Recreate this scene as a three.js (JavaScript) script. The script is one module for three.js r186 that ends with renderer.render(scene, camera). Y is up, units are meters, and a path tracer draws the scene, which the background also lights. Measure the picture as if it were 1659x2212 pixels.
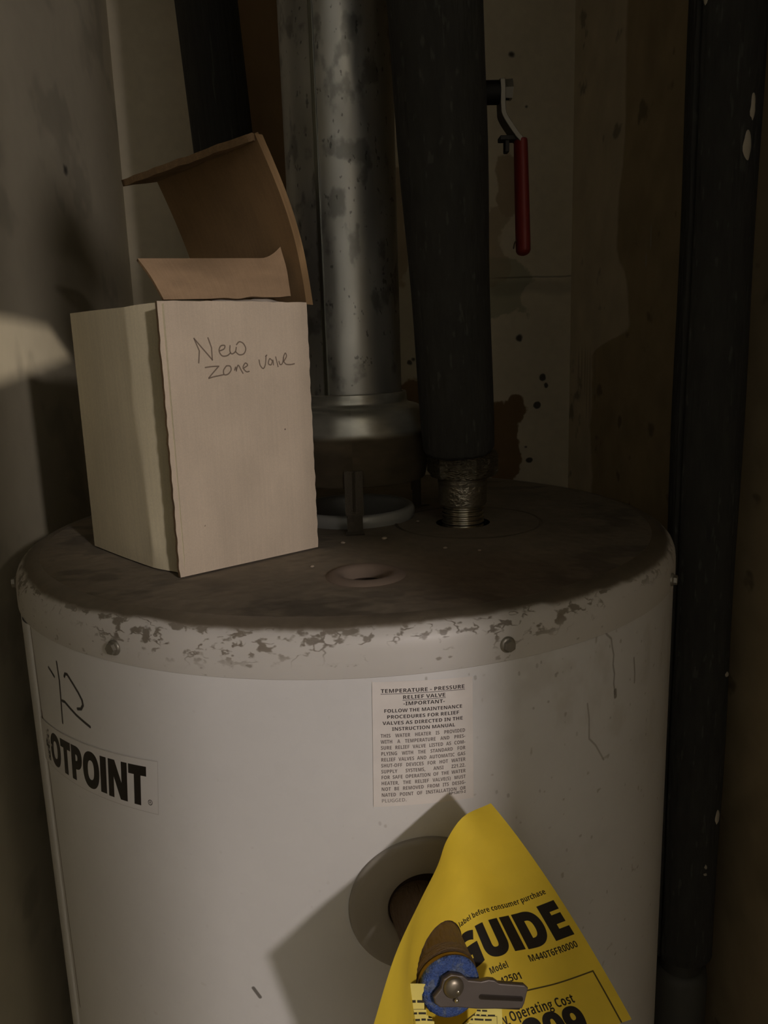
import * as THREE from 'three';
import { mergeGeometries, mergeVertices, toCreasedNormals } from 'three/addons/utils/BufferGeometryUtils.js';
import { RoundedBoxGeometry } from 'three/addons/geometries/RoundedBoxGeometry.js';

// ------------------------------------------------------------------ camera, light, exposure
const T = 1.30;                                   // height of the heater's top; shapes below are measured from there
const scene = new THREE.Scene();
scene.background = new THREE.Color(0x000000);
const camera = new THREE.PerspectiveCamera(64.42, 1659 / 2212, 0.02, 20);
{
  const right = new THREE.Vector3(0.9983, -0.0307, 0.0502), up = new THREE.Vector3(0.0403, 0.9783, -0.2031), back = new THREE.Vector3(-0.0428, 0.2048, 0.9779);
  camera.quaternion.setFromRotationMatrix(new THREE.Matrix4().makeBasis(right, up, back)).normalize();
  camera.position.set(0, T + 0.1364, 0.62104);
}
const renderer = new THREE.WebGLRenderer({ antialias: true });
renderer.toneMapping = THREE.LinearToneMapping;
renderer.toneMappingExposure = 0.485;
renderer.shadowMap.enabled = true;
const LAMP = { pos: [0.88, T + 0.6, 2.0], color: new THREE.Color().setRGB(1, 0.89, 0.86), intensity: 8.5, radius: 2.6 };  // unseen main lamp, lights the heater from the right
const UNSEEN_CURTAIN_EDGE = 0.265, UNSEEN_CURTAIN_COLOR = new THREE.Color().setRGB(0.77, 0.80, 0.79);  // unseen cloth that softens the lamp and shades the left side
const UNSEEN_SPOT = { pos: [0.262, T + 0.40, 0.74], aim: [-0.285, T + 0.152, -0.13], color: new THREE.Color().setRGB(1, 0.86, 0.74), intensity: 4.2, angle: 0.17 };  // unseen spot, makes the bright patch on the left wall

// ------------------------------------------------------------------ helpers
const used = new Map();
function numbered(n) { const k = used.get(n) || 0; used.set(n, k + 1); return k ? `${n}_${String(k).padStart(3, '0')}` : n; }
function thing(name, label, category, pos = [0, 0, 0], group) {
  const g = new THREE.Group(); g.name = numbered(name); g.position.set(...pos);
  g.userData = { label, category }; if (group) g.userData.group = group;
  scene.add(g); return g;
}
// a part: geometry written in coordinates whose y = 0 is the heater's top, moved into its thing's own frame
function part(name, geo, mat, parent, label) {
  const m = new THREE.Mesh(geo, mat); m.name = name; m.castShadow = m.receiveShadow = true;
  let o = parent; const off = new THREE.Vector3();
  while (o && o !== scene) { off.add(o.position); o = o.parent; }
  m.position.set(-off.x, T - off.y, -off.z);
  if (label) m.userData.label = label;
  parent.add(m); return m;
}
function structure(name, geo, mat, pos = [0, 0, 0]) {
  const m = new THREE.Mesh(geo, mat); m.name = name; m.position.set(...pos); m.castShadow = m.receiveShadow = true;
  m.userData.kind = 'structure'; scene.add(m); return m;
}
const V3 = (x, y, z) => new THREE.Vector3(x, y, z);
const V2 = (x, y) => new THREE.Vector2(x, y);
let seed = 7; const rnd = () => { seed = (seed * 1664525 + 1013904223) >>> 0; return seed / 4294967296; };
function h3(x, y, z) { let n = Math.imul(x, 374761393) ^ Math.imul(y, 668265263) ^ Math.imul(z, 2147483647 - 1274126177); n = Math.imul(n ^ (n >>> 13), 1274126177); n ^= n >>> 16; return (n >>> 0) / 4294967296; }
const sm = t => t * t * (3 - 2 * t), mix = (a, b, t) => a + (b - a) * t, clamp = (x, a = 0, b = 1) => Math.min(b, Math.max(a, x));
const step = (a, b, x) => sm(clamp((x - a) / (b - a)));
function noise(x, y, z = 0) {
  const X = Math.floor(x), Y = Math.floor(y), Z = Math.floor(z), u = sm(x - X), v = sm(y - Y), w = sm(z - Z);
  const a = mix(mix(h3(X, Y, Z), h3(X + 1, Y, Z), u), mix(h3(X, Y + 1, Z), h3(X + 1, Y + 1, Z), u), v);
  if (w === 0) return a;
  return mix(a, mix(mix(h3(X, Y, Z + 1), h3(X + 1, Y, Z + 1), u), mix(h3(X, Y + 1, Z + 1), h3(X + 1, Y + 1, Z + 1), u), v), w);
}
function fbm(x, y, z = 0, o = 4) { let s = 0, a = 0.5, n = 0; for (let i = 0; i < o; i++) { s += a * noise(x, y, z); n += a; a *= 0.5; x = x * 2.03 + 7.1; y = y * 2.03 + 3.7; z = z ? z * 2.03 + 1.3 : 0; } return s / n; }
// canvas painted texel by texel; fn(u, v) gives sRGB 0-255, v up
function paint(w, h, fn, draw) {
  const cv = document.createElement('canvas'); cv.width = w; cv.height = h; const g = cv.getContext('2d');
  const im = g.createImageData(w, h);
  for (let j = 0; j < h; j++) for (let i = 0; i < w; i++) {
    const c = fn((i + 0.5) / w, 1 - (j + 0.5) / h), k = (j * w + i) * 4;
    im.data[k] = c[0]; im.data[k + 1] = c[1]; im.data[k + 2] = c[2]; im.data[k + 3] = c[3] === undefined ? 255 : c[3];
  }
  g.putImageData(im, 0, 0); if (draw) draw(g, w, h);
  const t = new THREE.CanvasTexture(cv); t.colorSpace = THREE.SRGBColorSpace; t.wrapS = t.wrapT = THREE.MirroredRepeatWrapping; t.anisotropy = 8; return t;
}
const grey = (w, h, fn) => { const t = paint(w, h, (u, v) => { const g = 255 * clamp(fn(u, v)); return [g, g, g]; }); t.colorSpace = THREE.NoColorSpace; return t; };
const lerp3 = (a, b, t) => [mix(a[0], b[0], t), mix(a[1], b[1], t), mix(a[2], b[2], t)];
const mul3 = (a, k) => [a[0] * k, a[1] * k, a[2] * k];
const S = (o) => new THREE.MeshStandardMaterial({ side: THREE.DoubleSide, ...o });
// heavy condensed capitals between x0 and x1; the I is a plain bar
function heavyText(g, t, x0, x1, y, size, sw) {
  g.font = `900 ${size}px sans-serif`; g.lineWidth = sw; const cap = size * 0.73, ws = [...t].map(c => c === 'I' ? size * 0.27 : g.measureText(c).width), k = (x1 - x0) / ws.reduce((a, b) => a + b, 0); let x = x0;
  [...t].forEach((c, i) => { if (c === 'I') g.fillRect(x + ws[i] * k * 0.14 - sw / 2, y - cap - sw / 2, ws[i] * k * 0.72 + sw, cap + sw); else { g.save(); g.translate(x, y); g.scale(k, 1); g.fillText(c, 0, 0); g.strokeText(c, 0, 0); g.restore(); } x += ws[i] * k; });
}
function lathe(pts, seg = 96, x = 0, z = 0, a0 = 0, da = Math.PI * 2) { const g = new THREE.LatheGeometry(pts.map(p => V2(p[0], p[1])), seg, a0, da); g.translate(x, 0, z); return g; }
function smoothProfile(pts, n = 60) { return new THREE.SplineCurve(pts.map(p => V2(p[0], p[1]))).getPoints(n).map(p => [p.x, p.y]); }
function tube(points, r, seg = 40, rad = 24) { return new THREE.TubeGeometry(new THREE.CatmullRomCurve3(points), seg, r, rad, false); }
// a cylinder of varying radius around a straight line a -> b, with rounded ends; uv in metres
function rod(a, b, prof, seg = 64) {
  const L = a.distanceTo(b), g = new THREE.LatheGeometry(prof.map(([t, r]) => V2(r, t * L)), seg);
  g.applyQuaternion(new THREE.Quaternion().setFromUnitVectors(V3(0, 1, 0), b.clone().sub(a).normalize())); g.translate(a.x, a.y, a.z); return g;
}
function quadSheet(P, nu, nv) {                    // P(u, v) -> Vector3
  const pos = [], uv = [], idx = [];
  for (let j = 0; j <= nv; j++) for (let i = 0; i <= nu; i++) { const p = P(i / nu, j / nv); pos.push(p.x, p.y, p.z); uv.push(i / nu, j / nv); }
  for (let j = 0; j < nv; j++) for (let i = 0; i < nu; i++) { const a = j * (nu + 1) + i, b = a + 1, c = a + nu + 1, d = c + 1; idx.push(a, b, d, a, d, c); }
  const g = new THREE.BufferGeometry(); g.setAttribute('position', new THREE.Float32BufferAttribute(pos, 3)); g.setAttribute('uv', new THREE.Float32BufferAttribute(uv, 2)); g.setIndex(idx); g.computeVertexNormals(); return g;
}
// a sheet with thickness: the given surface, its copy moved along the normal, and the rim between
function thickSheet(P, nu, nv, th) {
  const top = quadSheet(P, nu, nv), n = top.attributes.normal, p = top.attributes.position, N = p.count;
  const back = top.clone(); const bp = back.attributes.position;
  for (let i = 0; i < N; i++) bp.setXYZ(i, p.getX(i) - n.getX(i) * th, p.getY(i) - n.getY(i) * th, p.getZ(i) - n.getZ(i) * th);
  back.setIndex(Array.from(back.index.array).reverse()); back.computeVertexNormals();
  const loop = []; const id = (i, j) => j * (nu + 1) + i;
  for (let i = 0; i < nu; i++) loop.push(id(i, 0)); for (let j = 0; j < nv; j++) loop.push(id(nu, j));
  for (let i = nu; i > 0; i--) loop.push(id(i, nv)); for (let j = nv; j > 0; j--) loop.push(id(0, j));
  const rp = [], ru = [], ri = [];
  loop.forEach((v, k) => { rp.push(p.getX(v), p.getY(v), p.getZ(v), bp.getX(v), bp.getY(v), bp.getZ(v)); ru.push(k * 0.02, 0, k * 0.02, 0.05); });
  const M = loop.length; for (let k = 0; k < M; k++) { const a = 2 * k, b = 2 * ((k + 1) % M); ri.push(a, a + 1, b + 1, a, b + 1, b); }
  const rim = new THREE.BufferGeometry(); rim.setAttribute('position', new THREE.Float32BufferAttribute(rp, 3)); rim.setAttribute('uv', new THREE.Float32BufferAttribute(ru, 2)); rim.setIndex(ri); rim.computeVertexNormals();
  return [top, mergeGeometries([back, rim])];
}
const bilinear = (a, b, c, d) => (u, v) => a.clone().lerp(b, u).lerp(d.clone().lerp(c, u), v);   // a b bottom, d c top
function boxGeo(x0, x1, y0, y1, z0, z1, r = 0.0006) { const g = new RoundedBoxGeometry(x1 - x0, y1 - y0, z1 - z0, 2, Math.min(r, (x1 - x0) / 2.1, (y1 - y0) / 2.1, (z1 - z0) / 2.1)); g.translate((x0 + x1) / 2, (y0 + y1) / 2, (z0 + z1) / 2); return g; }
function slab(x0, x1, y0, y1, z0, z1) { const g = new THREE.BoxGeometry(x1 - x0, y1 - y0, z1 - z0); g.translate((x0 + x1) / 2, (y0 + y1) / 2, (z0 + z1) / 2); return g; }
// give a slab uv from two of its axes, in the unit square of a rectangle
function planarUV(g, ax, a0, a1, ay, b0, b1) { const p = g.attributes.position, u = g.attributes.uv; for (let i = 0; i < p.count; i++) { const c = [p.getX(i), p.getY(i), p.getZ(i)]; u.setXY(i, (c[ax] - a0) / (a1 - a0), (c[ay] - b0) / (b1 - b0)); } return g; }

// ------------------------------------------------------------------ the closet and the room it opens to
const XL = -0.285, XR = 0.325, ZB = -0.55, ZF = 0.80, CEIL = 2.45;  // walls run on out of view; the right one shades the heater's right side
const plaster = grey(512, 512, (u, v) => fbm(u * 60, v * 60, 0, 4));
const leftTex = paint(1024, 1024, (u, v) => {      // u: z from ZB to ZF, v: y from T-0.5 to T+0.85
  const z = mix(ZB, ZF, u), y = mix(-0.5, 0.85, v);
  let c = [190, 182, 158]; const n = fbm(z * 9, y * 9, 3, 4), f = fbm(z * 90, y * 90, 5, 3);
  c = mul3(c, 0.93 + 0.1 * n + 0.04 * f);
  const s = fbm(z * 16 + 4, y * 16, 9, 4); c = mul3(c, 1 - 0.10 * step(0.6, 0.75, s));
  const d = Math.hypot((z + 0.31) / 1.4, y - 0.325); c = mul3(c, 1 - 0.55 * step(0.009, 0.003, d + 0.004 * fbm(z * 200, y * 200, 1, 2)));
  return c;
});
const backTex = paint(1024, 1536, (u, v) => {      // u: x from XL to XR, v: y from -0.25 to 0.85
  const x = mix(XL, XR, u), y = mix(-0.25, 0.85, v);
  const n = fbm(x * 12, y * 8, 2, 5), f = fbm(x * 120, y * 120, 4, 3);
  let paintC = mul3([222, 212, 186], 0.90 + 0.12 * n + 0.05 * f);
  const kraft = mul3([138, 112, 78], 0.85 + 0.2 * fbm(x * 20, y * 20, 6, 4));
  const j = (fbm(x * 26, y * 26, 11, 5) - 0.5);
  // bare brown paper left of the flue, and torn patches beside the pipes
  let bare = step(-0.155, -0.135, x + j * 0.05) * step(0.03, 0.0, x + j * 0.03);
  const tear = (cx, cy, rx, ry) => step(1.0, 0.86, Math.hypot((x - cx) / rx, (y - cy) / ry) + j * 1.9 + 0.7 * Math.abs(n - 0.5));
  bare = Math.max(bare, tear(0.225, -0.005, 0.034, 0.066), tear(0.24, 0.03, 0.018, 0.03), tear(0.098, 0.035, 0.03, 0.042), tear(0.235, 0.36, 0.02, 0.05) * 0.45, tear(0.085, 0.27, 0.02, 0.08) * 0.5, tear(0.21, 0.26, 0.03, 0.05) * 0.35);
  let c = lerp3(paintC, kraft, bare);
  const patch = tear(0.222, 0.205, 0.05, 0.045) * (1 - bare); c = lerp3(c, [150, 150, 124], patch * 0.55);
  const patch2 = step(0.30, 0.1, Math.abs(y - 0.12)) * step(0.12, 0.06, Math.abs(x - 0.08)) * 0.3; c = lerp3(c, [146, 142, 116], patch2 * (1 - bare));
  c = mul3(c, 1 - 0.28 * step(0.0016, 0.0004, Math.abs(y - 0.2195 - j * 0.004)) * step(0.2, 0.24, x));
  c = mul3(c, 1 - 0.16 * step(0.016, 0.004, Math.abs(y - 0.206 - j * 0.02)) * step(0.2, 0.22, x) * n * 1.6);
  for (const [px, py, r] of [[0.252, 0.135, 0.006], [0.286, 0.08, 0.003], [0.291, 0.067, 0.0025], [0.277, 0.04, 0.003], [0.1, 0.111, 0.005], [0.095, 0.107, 0.004], [0.3, 0.46, 0.003], [0.24, 0.505, 0.006], [0.26, 0.44, 0.004], [0.262, -0.02, 0.004], [0.267, -0.04, 0.003]])
    c = mul3(c, 1 - 0.6 * step(r * 0.9, r * 0.3, Math.hypot(x - px, (y - py) * (0.6 + n)) + j * 0.02));
  return c;
});
const rightTex = paint(1024, 1024, (u, v) => {     // u: z from ZB to ZF, v: y from -0.7 to 0.85
  const z = mix(ZB, ZF, u), y = mix(-0.7, 0.85, v);
  const j = fbm(z * 10, y * 9, 13, 5) - 0.5, n = fbm(z * 30, y * 30, 15, 4);
  let edge = -0.355 + j * 0.05 + 0.02 * step(0.25, 0.4, y);
  if (y < 0.24) edge = mix(edge, -0.31 + j * 0.05, step(0.24, 0.18, y) * step(0.12, 0.15, y));
  if (y < 0.14) edge = mix(edge, -0.44 + j * 0.07, step(0.14, 0.11, y));
  const painted = step(edge + 0.006, edge - 0.006, z);
  let c = lerp3(mul3([168, 152, 120], 0.9 + 0.2 * n), mul3([208, 196, 170], 0.93 + 0.14 * n), painted);
  const brush = step(0.0, 0.06, y) * step(0.13, 0.1, y) * step(0.62, 0.72, noise(z * 260, y * 9)) * step(-0.35, -0.37, z); c = lerp3(c, [160, 146, 120], brush * 0.5);
  c = mul3(c, 1 - 0.25 * step(0.7, 0.8, fbm(z * 24, y * 30, 21, 4)));
  const pale = step(0.0, 0.03, y + 0.30 - (z + 0.02) * 1.1) * step(0.1, -0.12, y); c = lerp3(c, mul3(c, 1.12), pale * step(-0.12, -0.02, z));
  if (Math.hypot(z + 0.25, (y - 0.235) / 6) < 0.0022 || Math.hypot(z + 0.262, (y - 0.213) / 4) < 0.002) c = [170, 160, 140];
  return c;
});
const wallBump = { bumpMap: plaster, bumpScale: 0.0006, roughness: 0.9 };
const W = 0.10;
structure('wall_left', planarUV(slab(XL - W, XL, -T, CEIL - T, ZB, ZF), 2, ZB, ZF, 1, -0.5, 0.85), S({ map: leftTex, roughness: 0.75, bumpMap: plaster, bumpScale: 0.0003 }), [0, T, 0]);
structure('wall_back', planarUV(slab(XL - W, XR + W, -T, CEIL - T, ZB - W, ZB), 0, XL, XR, 1, -0.25, 0.85), S({ map: backTex, ...wallBump }), [0, T, 0]);
structure('wall_right', planarUV(slab(XR, XR + W, -T, CEIL - T, ZB, ZF), 2, ZB, ZF, 1, -0.7, 0.85), S({ map: rightTex, ...wallBump }), [0, T, 0]);
const roomPaint = S({ color: new THREE.Color(0xb0afa6), roughness: 0.9, bumpMap: plaster, bumpScale: 0.0005 });  // unseen room, its walls bounce soft light into the closet
const RX0 = -1.6, RX1 = 1.25, RZ = 2.9;
structure('wall_front', mergeGeometries([slab(RX0, XL - W, -T, CEIL - T, ZF - 0.1, ZF), slab(XR + W, RX1, -T, CEIL - T, ZF - 0.1, ZF), slab(XL, XR, 2.12 - T, CEIL - T, ZF - 0.1, ZF)]), roomPaint, [0, T, 0]);
structure('wall_outer_left', slab(RX0 - W, RX0, -T, CEIL - T, ZF - 0.1, RZ), roomPaint, [0, T, 0]);
structure('wall_outer_right', slab(RX1, RX1 + W, -T, CEIL - T, ZF - 0.1, RZ), roomPaint, [0, T, 0]);
structure('wall_outer_rear', slab(RX0 - W, RX1 + W, -T, CEIL - T, RZ, RZ + W), roomPaint, [0, T, 0]);
structure('floor', slab(RX0 - W, RX1 + W, -0.1, 0, ZB - W, RZ + W), S({ color: 0x4a463f, roughness: 0.9, bumpMap: plaster, bumpScale: 0.001 }));
structure('ceiling', slab(RX0 - W, RX1 + W, 0, 0.1, ZB - W, RZ + W), S({ color: 0xb5b09a, roughness: 0.95 }), [0, CEIL, 0]);

// ------------------------------------------------------------------ water heater
const R = 0.24;
const heater = thing('water_heater', 'white cylindrical gas water heater with dusty brown top in a narrow closet', 'water heater');
const C2 = Math.PI / 180;
const onCyl = (phi, y, r = R) => V3(r * Math.sin(phi * C2), y, r * Math.cos(phi * C2));
// jacket print: u = azimuth -90..90, v = y from -0.45 to -0.02
const JH = 0.43, JX = w => phi => (phi + 90) / 180 * w, JY = h => y => (-0.02 - y) / JH * h;
const jacketTex = paint(2048, 1200, (u, v) => {
  const phi = u * 180 - 90, y = -0.45 + v * JH, s = phi * C2 * R;
  let c = [229, 228, 226]; const n = fbm(s * 14, y * 10, 31, 4), f = fbm(s * 120, y * 120, 33, 3);
  c = mul3(c, 0.965 + 0.04 * n + 0.012 * f);
  // grime that thins out away from the lid, mostly on the right side
  const g = fbm(s * 60, y * 45, 35, 4), reach = step(-0.22, -0.03, y) * step(5, 30, phi);
  c = lerp3(c, [170, 162, 148], 0.22 * reach * step(0.52, 0.8, g));
  const sp = fbm(s * 210, y * 210, 37, 2); c = lerp3(c, [120, 108, 90], 0.35 * step(0.82, 0.9, sp) * (0.15 + 0.7 * step(0, 25, phi)));
  return c;
}, (g, w, h) => {
  const X = JX(w), Y = JY(h); g.lineCap = 'round'; g.lineJoin = 'round';
  const line = (pts, wd, col) => { g.strokeStyle = col; g.lineWidth = wd; g.beginPath(); pts.forEach(([p, y], i) => i ? g.lineTo(X(p), Y(y)) : g.moveTo(X(p), Y(y))); g.stroke(); };
  // marker writing at the upper left
  const ink = 'rgba(38,34,34,0.93)';
  line([[-49.6, -0.0475], [-48.6, -0.0495], [-47.9, -0.0512]], 5, ink);
  line([[-46.5, -0.0405], [-46.3, -0.052], [-46.6, -0.066], [-46.9, -0.0795]], 4.4, ink);
  line([[-44.6, -0.0475], [-44.3, -0.0455], [-43.7, -0.0452], [-42.4, -0.0495], [-41.3, -0.0535], [-40.5, -0.0575], [-40.4, -0.0605], [-41.0, -0.0635], [-41.9, -0.0645]], 4.8, ink);
  line([[-46.2, -0.0645], [-45.4, -0.0642], [-44, -0.0665], [-42.4, -0.0690], [-39.3, -0.0725]], 4.8, ink);
  // dried drips on the right
  line([[35.4, -0.024], [36.4, -0.029], [37.4, -0.0325], [37.7, -0.038], [38.1, -0.043], [38.0, -0.049], [38.4, -0.055], [38.3, -0.061], [38.7, -0.068]], 3.5, 'rgba(96,88,78,0.42)');
  line([[38.7, -0.066], [38.8, -0.0695]], 8, 'rgba(96,88,78,0.55)');
  line([[32.6, -0.066], [33, -0.075], [33.1, -0.088], [34.5, -0.094], [36.4, -0.106]], 3, 'rgba(110,102,92,0.4)');
  line([[43.6, -0.052], [44, -0.062], [44, -0.068]], 4, 'rgba(96,88,78,0.45)');
  line([[-15.3, -0.2110], [-14.5, -0.2160]], 6, 'rgba(80,76,72,0.7)');
  for (let i = 0; i < 90; i++) { const p = mix(2, 62, rnd()), y = mix(-0.03, -0.33, Math.pow(rnd(), 1.5)); line([[p, y], [p + 0.05 * rnd(), y - 0.0012 * rnd()]], 1.5 + 3 * rnd(), `rgba(120,114,104,${0.12 + 0.25 * rnd()})`); }
  line([[-56.2, -0.03], [-55.8, -0.09], [-55.6, -0.14], [-55.3, -0.2], [-55, -0.3]], 5, 'rgba(78,62,48,0.55)');
  line([[-55.8, -0.085], [-55.4, -0.11]], 9, 'rgba(70,48,36,0.6)');
});
const jacketMat = new THREE.MeshPhysicalMaterial({ map: jacketTex, roughness: 0.42, clearcoat: 0.25, clearcoatRoughness: 0.3, side: THREE.DoubleSide });
function cylPatch(phi0, phi1, y0, y1, r, nx = 60, ny = 8) { return quadSheet((u, v) => onCyl(mix(phi0, phi1, u), mix(y0, y1, v), r), nx, ny); }
function jacketUV(g) { const p = g.attributes.position, u = g.attributes.uv; for (let i = 0; i < p.count; i++) { const a = Math.atan2(p.getX(i), p.getZ(i)) / C2; u.setXY(i, (a + 90) / 180, (p.getY(i) + 0.45) / JH); } return g; }
{
  const a = jacketUV(cylPatch(-90, 90, -1.25, -0.012, R, 160, 6));
  const b = cylPatch(90, 270, -1.25, -0.012, R, 60, 2); { const u = b.attributes.uv; for (let i = 0; i < u.count; i++) u.setXY(i, 1 + u.getX(i), 0.3); }
  part('jacket', mergeGeometries([a, b]), jacketMat, heater);
}
// vertical lap seam of the jacket at the left
part('jacket_seam', jacketUV(quadSheet((u, v) => { const p = mix(-61.5, -56.6, u), b = 0.0016 * Math.pow(Math.sin(Math.PI * clamp(u)), 0.5); return onCyl(p, mix(-1.2, -0.028, v), R + b); }, 14, 4)), jacketMat, heater);
part('base', lathe([[0, -T + 0.001], [0.235, -T + 0.001], [0.236, -T + 0.05], [0.2, -T + 0.05]], 64), S({ color: 0x2a2a2a, roughness: 0.6, metalness: 0.4 }), heater);

// the lid: disc with openings, rounded shoulder and skirt, covered in dust
const FX = 0.004, FZ = -0.02, NX = 0.0863, NZ = 0.0195, HX = 0.0084, HZ = 0.1526;
const lidTex = paint(2048, 2048, (u, v) => {        // planar on the top: x, z in -0.245..0.245
  const x = (u - 0.5) * 0.49, z = (0.5 - v) * 0.49, r = Math.hypot(x, z);
  const n = fbm(x * 26, z * 26, 41, 5), f = fbm(x * 160, z * 160, 43, 3);
  let c = mul3([126, 116, 99], 0.78 + 0.26 * n + 0.12 * f);
  const dark = step(0.5, 0.68, fbm(x * 40 + 3, z * 60, 45, 4)) * step(0.15, 0.21, r); c = mul3(c, 1 - 0.18 * dark);
  const hz = Math.hypot(x - HX, (z - HZ)); c = lerp3(c, [132, 110, 94], 0.4 * step(0.032, 0.02, hz));
  c = lerp3(c, [96, 74, 56], 0.3 * step(0.09, 0.02, Math.hypot(x - 0.09, z - 0.17)));
  return c;
});
const skirtTex = paint(2048, 512, (u, v) => {        // u azimuth -100..100, v along the shoulder from the flat top (1) to the lower edge (0)
  const phi = (u - 0.5) * 200, s = phi * C2 * R, d = (1 - v) * 0.046;     // d: metres from the start of the shoulder
  const n = fbm(s * 60, d * 60, 51, 5), big = fbm(s * 11, 2, 53, 3), fine = fbm(s * 300, d * 300, 55, 3);
  let white = mul3([214, 210, 203], 0.95 + 0.06 * fbm(s * 20, d * 20, 57, 3));
  const dust = mul3([116, 106, 90], 0.74 + 0.24 * n + 0.1 * fine);
  const lim = 0.0115 + (n - 0.5) * 0.006 + (big - 0.5) * 0.004;
  let k = 1 - step(lim - 0.002, lim + 0.0025, d);
  // blotchy rust where the dust ends
  const vein = 1 - Math.abs(fbm(s * 85, d * 130, 59, 4) - 0.5) * 2, blot = fbm(s * 150, d * 230, 61, 4);
  const zone = step(0.030, 0.016, d + (big - 0.5) * 0.022);
  k = Math.max(k, 0.75 * zone * step(0.93, 0.98, vein) * step(0.38, 0.55, blot), 0.7 * zone * step(0.62, 0.72, blot + 0.05 * step(0.026, 0.014, d)), 0.45 * step(0.74, 0.8, blot) * step(0.045, 0.03, d));
  let c = lerp3(white, lerp3(dust, [92, 80, 66], step(0.016, 0.022, d) * 0.6), k);
  return c;
});
{
  const r1 = 0.2245;
  const sh = new THREE.Shape(); sh.absarc(0, 0, r1, 0, Math.PI * 2, false);
  for (const [x, z, r] of [[FX, FZ, 0.0485], [NX, NZ, 0.0205], [HX, HZ, 0.0185]]) { const h = new THREE.Path(); h.absarc(x, -z, r, 0, Math.PI * 2, true); sh.holes.push(h); }
  const top = new THREE.ShapeGeometry(sh, 90); top.rotateX(-Math.PI / 2); planarUV(top, 0, -0.245, 0.245, 2, 0.245, -0.245);
  const lid = part('lid', top, S({ map: lidTex, roughness: 0.95, bumpMap: grey(512, 512, (u, v) => fbm(u * 90, v * 90, 47, 4)), bumpScale: 0.0008 }), heater, 'flat top thick with brown dust');
  const prof = [[r1, 0], [0.2285, -0.0003], [0.2325, -0.0014], [0.2362, -0.0036], [0.2388, -0.0066], [0.2403, -0.0105], [0.2408, -0.015], [0.241, -0.021], [0.241, -0.0272], [0.2402, -0.0278]];
  const len = [0]; for (let i = 1; i < prof.length; i++) len.push(len[i - 1] + Math.hypot(prof[i][0] - prof[i - 1][0], prof[i][1] - prof[i - 1][1]));
  const g = quadSheet((u, v) => V3(0, 0, 0), 200, prof.length - 1), p = g.attributes.position, uv = g.attributes.uv;
  for (let j = 0; j < prof.length; j++) for (let i = 0; i <= 200; i++) { const k = j * 201 + i, phi = (i / 200 * 360 - 180) * C2; p.setXYZ(k, prof[j][0] * Math.sin(phi), prof[j][1], prof[j][0] * Math.cos(phi)); uv.setXY(k, (phi / C2 + 100) / 200, 1 - len[j] / 0.046); }
  g.computeVertexNormals();
  part('lid_rim', g, new THREE.MeshPhysicalMaterial({ map: skirtTex, roughness: 0.5, clearcoat: 0.15, clearcoatRoughness: 0.35, side: THREE.DoubleSide }), heater, 'white rim with rust blotches');
  part('embossed_ring', lathe([[0.0535, -0.0002], [0.0545, 0.0005], [0.0555, 0.0005], [0.0565, -0.0002]], 90, NX + 0.004, NZ - 0.002), lid.material, heater);
}
// raised dusty port in front of the flue
part('port_plug', mergeGeometries([lathe([[0.0240, 0.0001], [0.0225, 0.0012], [0.0195, 0.0024], [0.0165, 0.0022], [0.0138, 0.0006], [0.0128, -0.003], [0.0125, -0.006]], 72, HX, HZ)]), S({ color: 0x77685a, roughness: 0.95 }), heater, 'dusty ring around an empty port');
part('shaded_socket', mergeGeometries([lathe([[0.0124, -0.005], [0.0121, -0.03]], 48, HX, HZ), lathe([[0, -0.03], [0.0122, -0.03]], 40, HX, HZ)]), S({ color: 0x2c2018, roughness: 1 }), heater, 'empty socket with its shade put into a dark colour');  // shade inside the port put into a darker colour
// white lip of the flue opening
part('flue_lip', lathe(smoothProfile([[0.0475, -0.002], [0.0490, 0.004], [0.0478, 0.0085], [0.0448, 0.0096], [0.0422, 0.0075], [0.0412, 0.001], [0.041, -0.02], [0.041, -0.16]], 40), 90, FX, FZ), S({ color: 0xa9aaa4, roughness: 0.4, metalness: 0.25 }), heater, 'pale metal lip around the flue opening');
part('flue_dark_disc', lathe([[0, -0.05], [0.041, -0.05]], 40, FX, FZ), S({ color: 0x0a0a09, roughness: 1 }), heater);  // near-black disc stands in for the shade inside the flue
// screws around the rim
{
  const mS = S({ color: 0x98948a, roughness: 0.35, metalness: 0.6 });
  for (const [phi, y] of [[-32.1, -0.0188], [19.1, -0.0184], [59.4, -0.0205], [-73.5, -0.0185]]) {
    const hex = new THREE.CylinderGeometry(0.0031, 0.0034, 0.003, 6); hex.rotateX(Math.PI / 2); hex.rotateZ(phi * 0.05); hex.translate(0, 0, 0.0022);
    const flange = lathe([[0, 0.0018], [0.0031, 0.0017], [0.0041, 0.0011], [0.0044, 0.0003], [0.0043, -0.0003]], 28); flange.rotateX(Math.PI / 2);
    const g = mergeGeometries([toCreasedNormals(hex, 0.5).toNonIndexed ? flange.toNonIndexed() : flange, toCreasedNormals(hex, 0.5)]);
    g.rotateY(phi * C2); const c = onCyl(phi, y, 0.241); g.translate(c.x, c.y, c.z);
    part('screw', g, mS, heater);
  }
}
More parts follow.
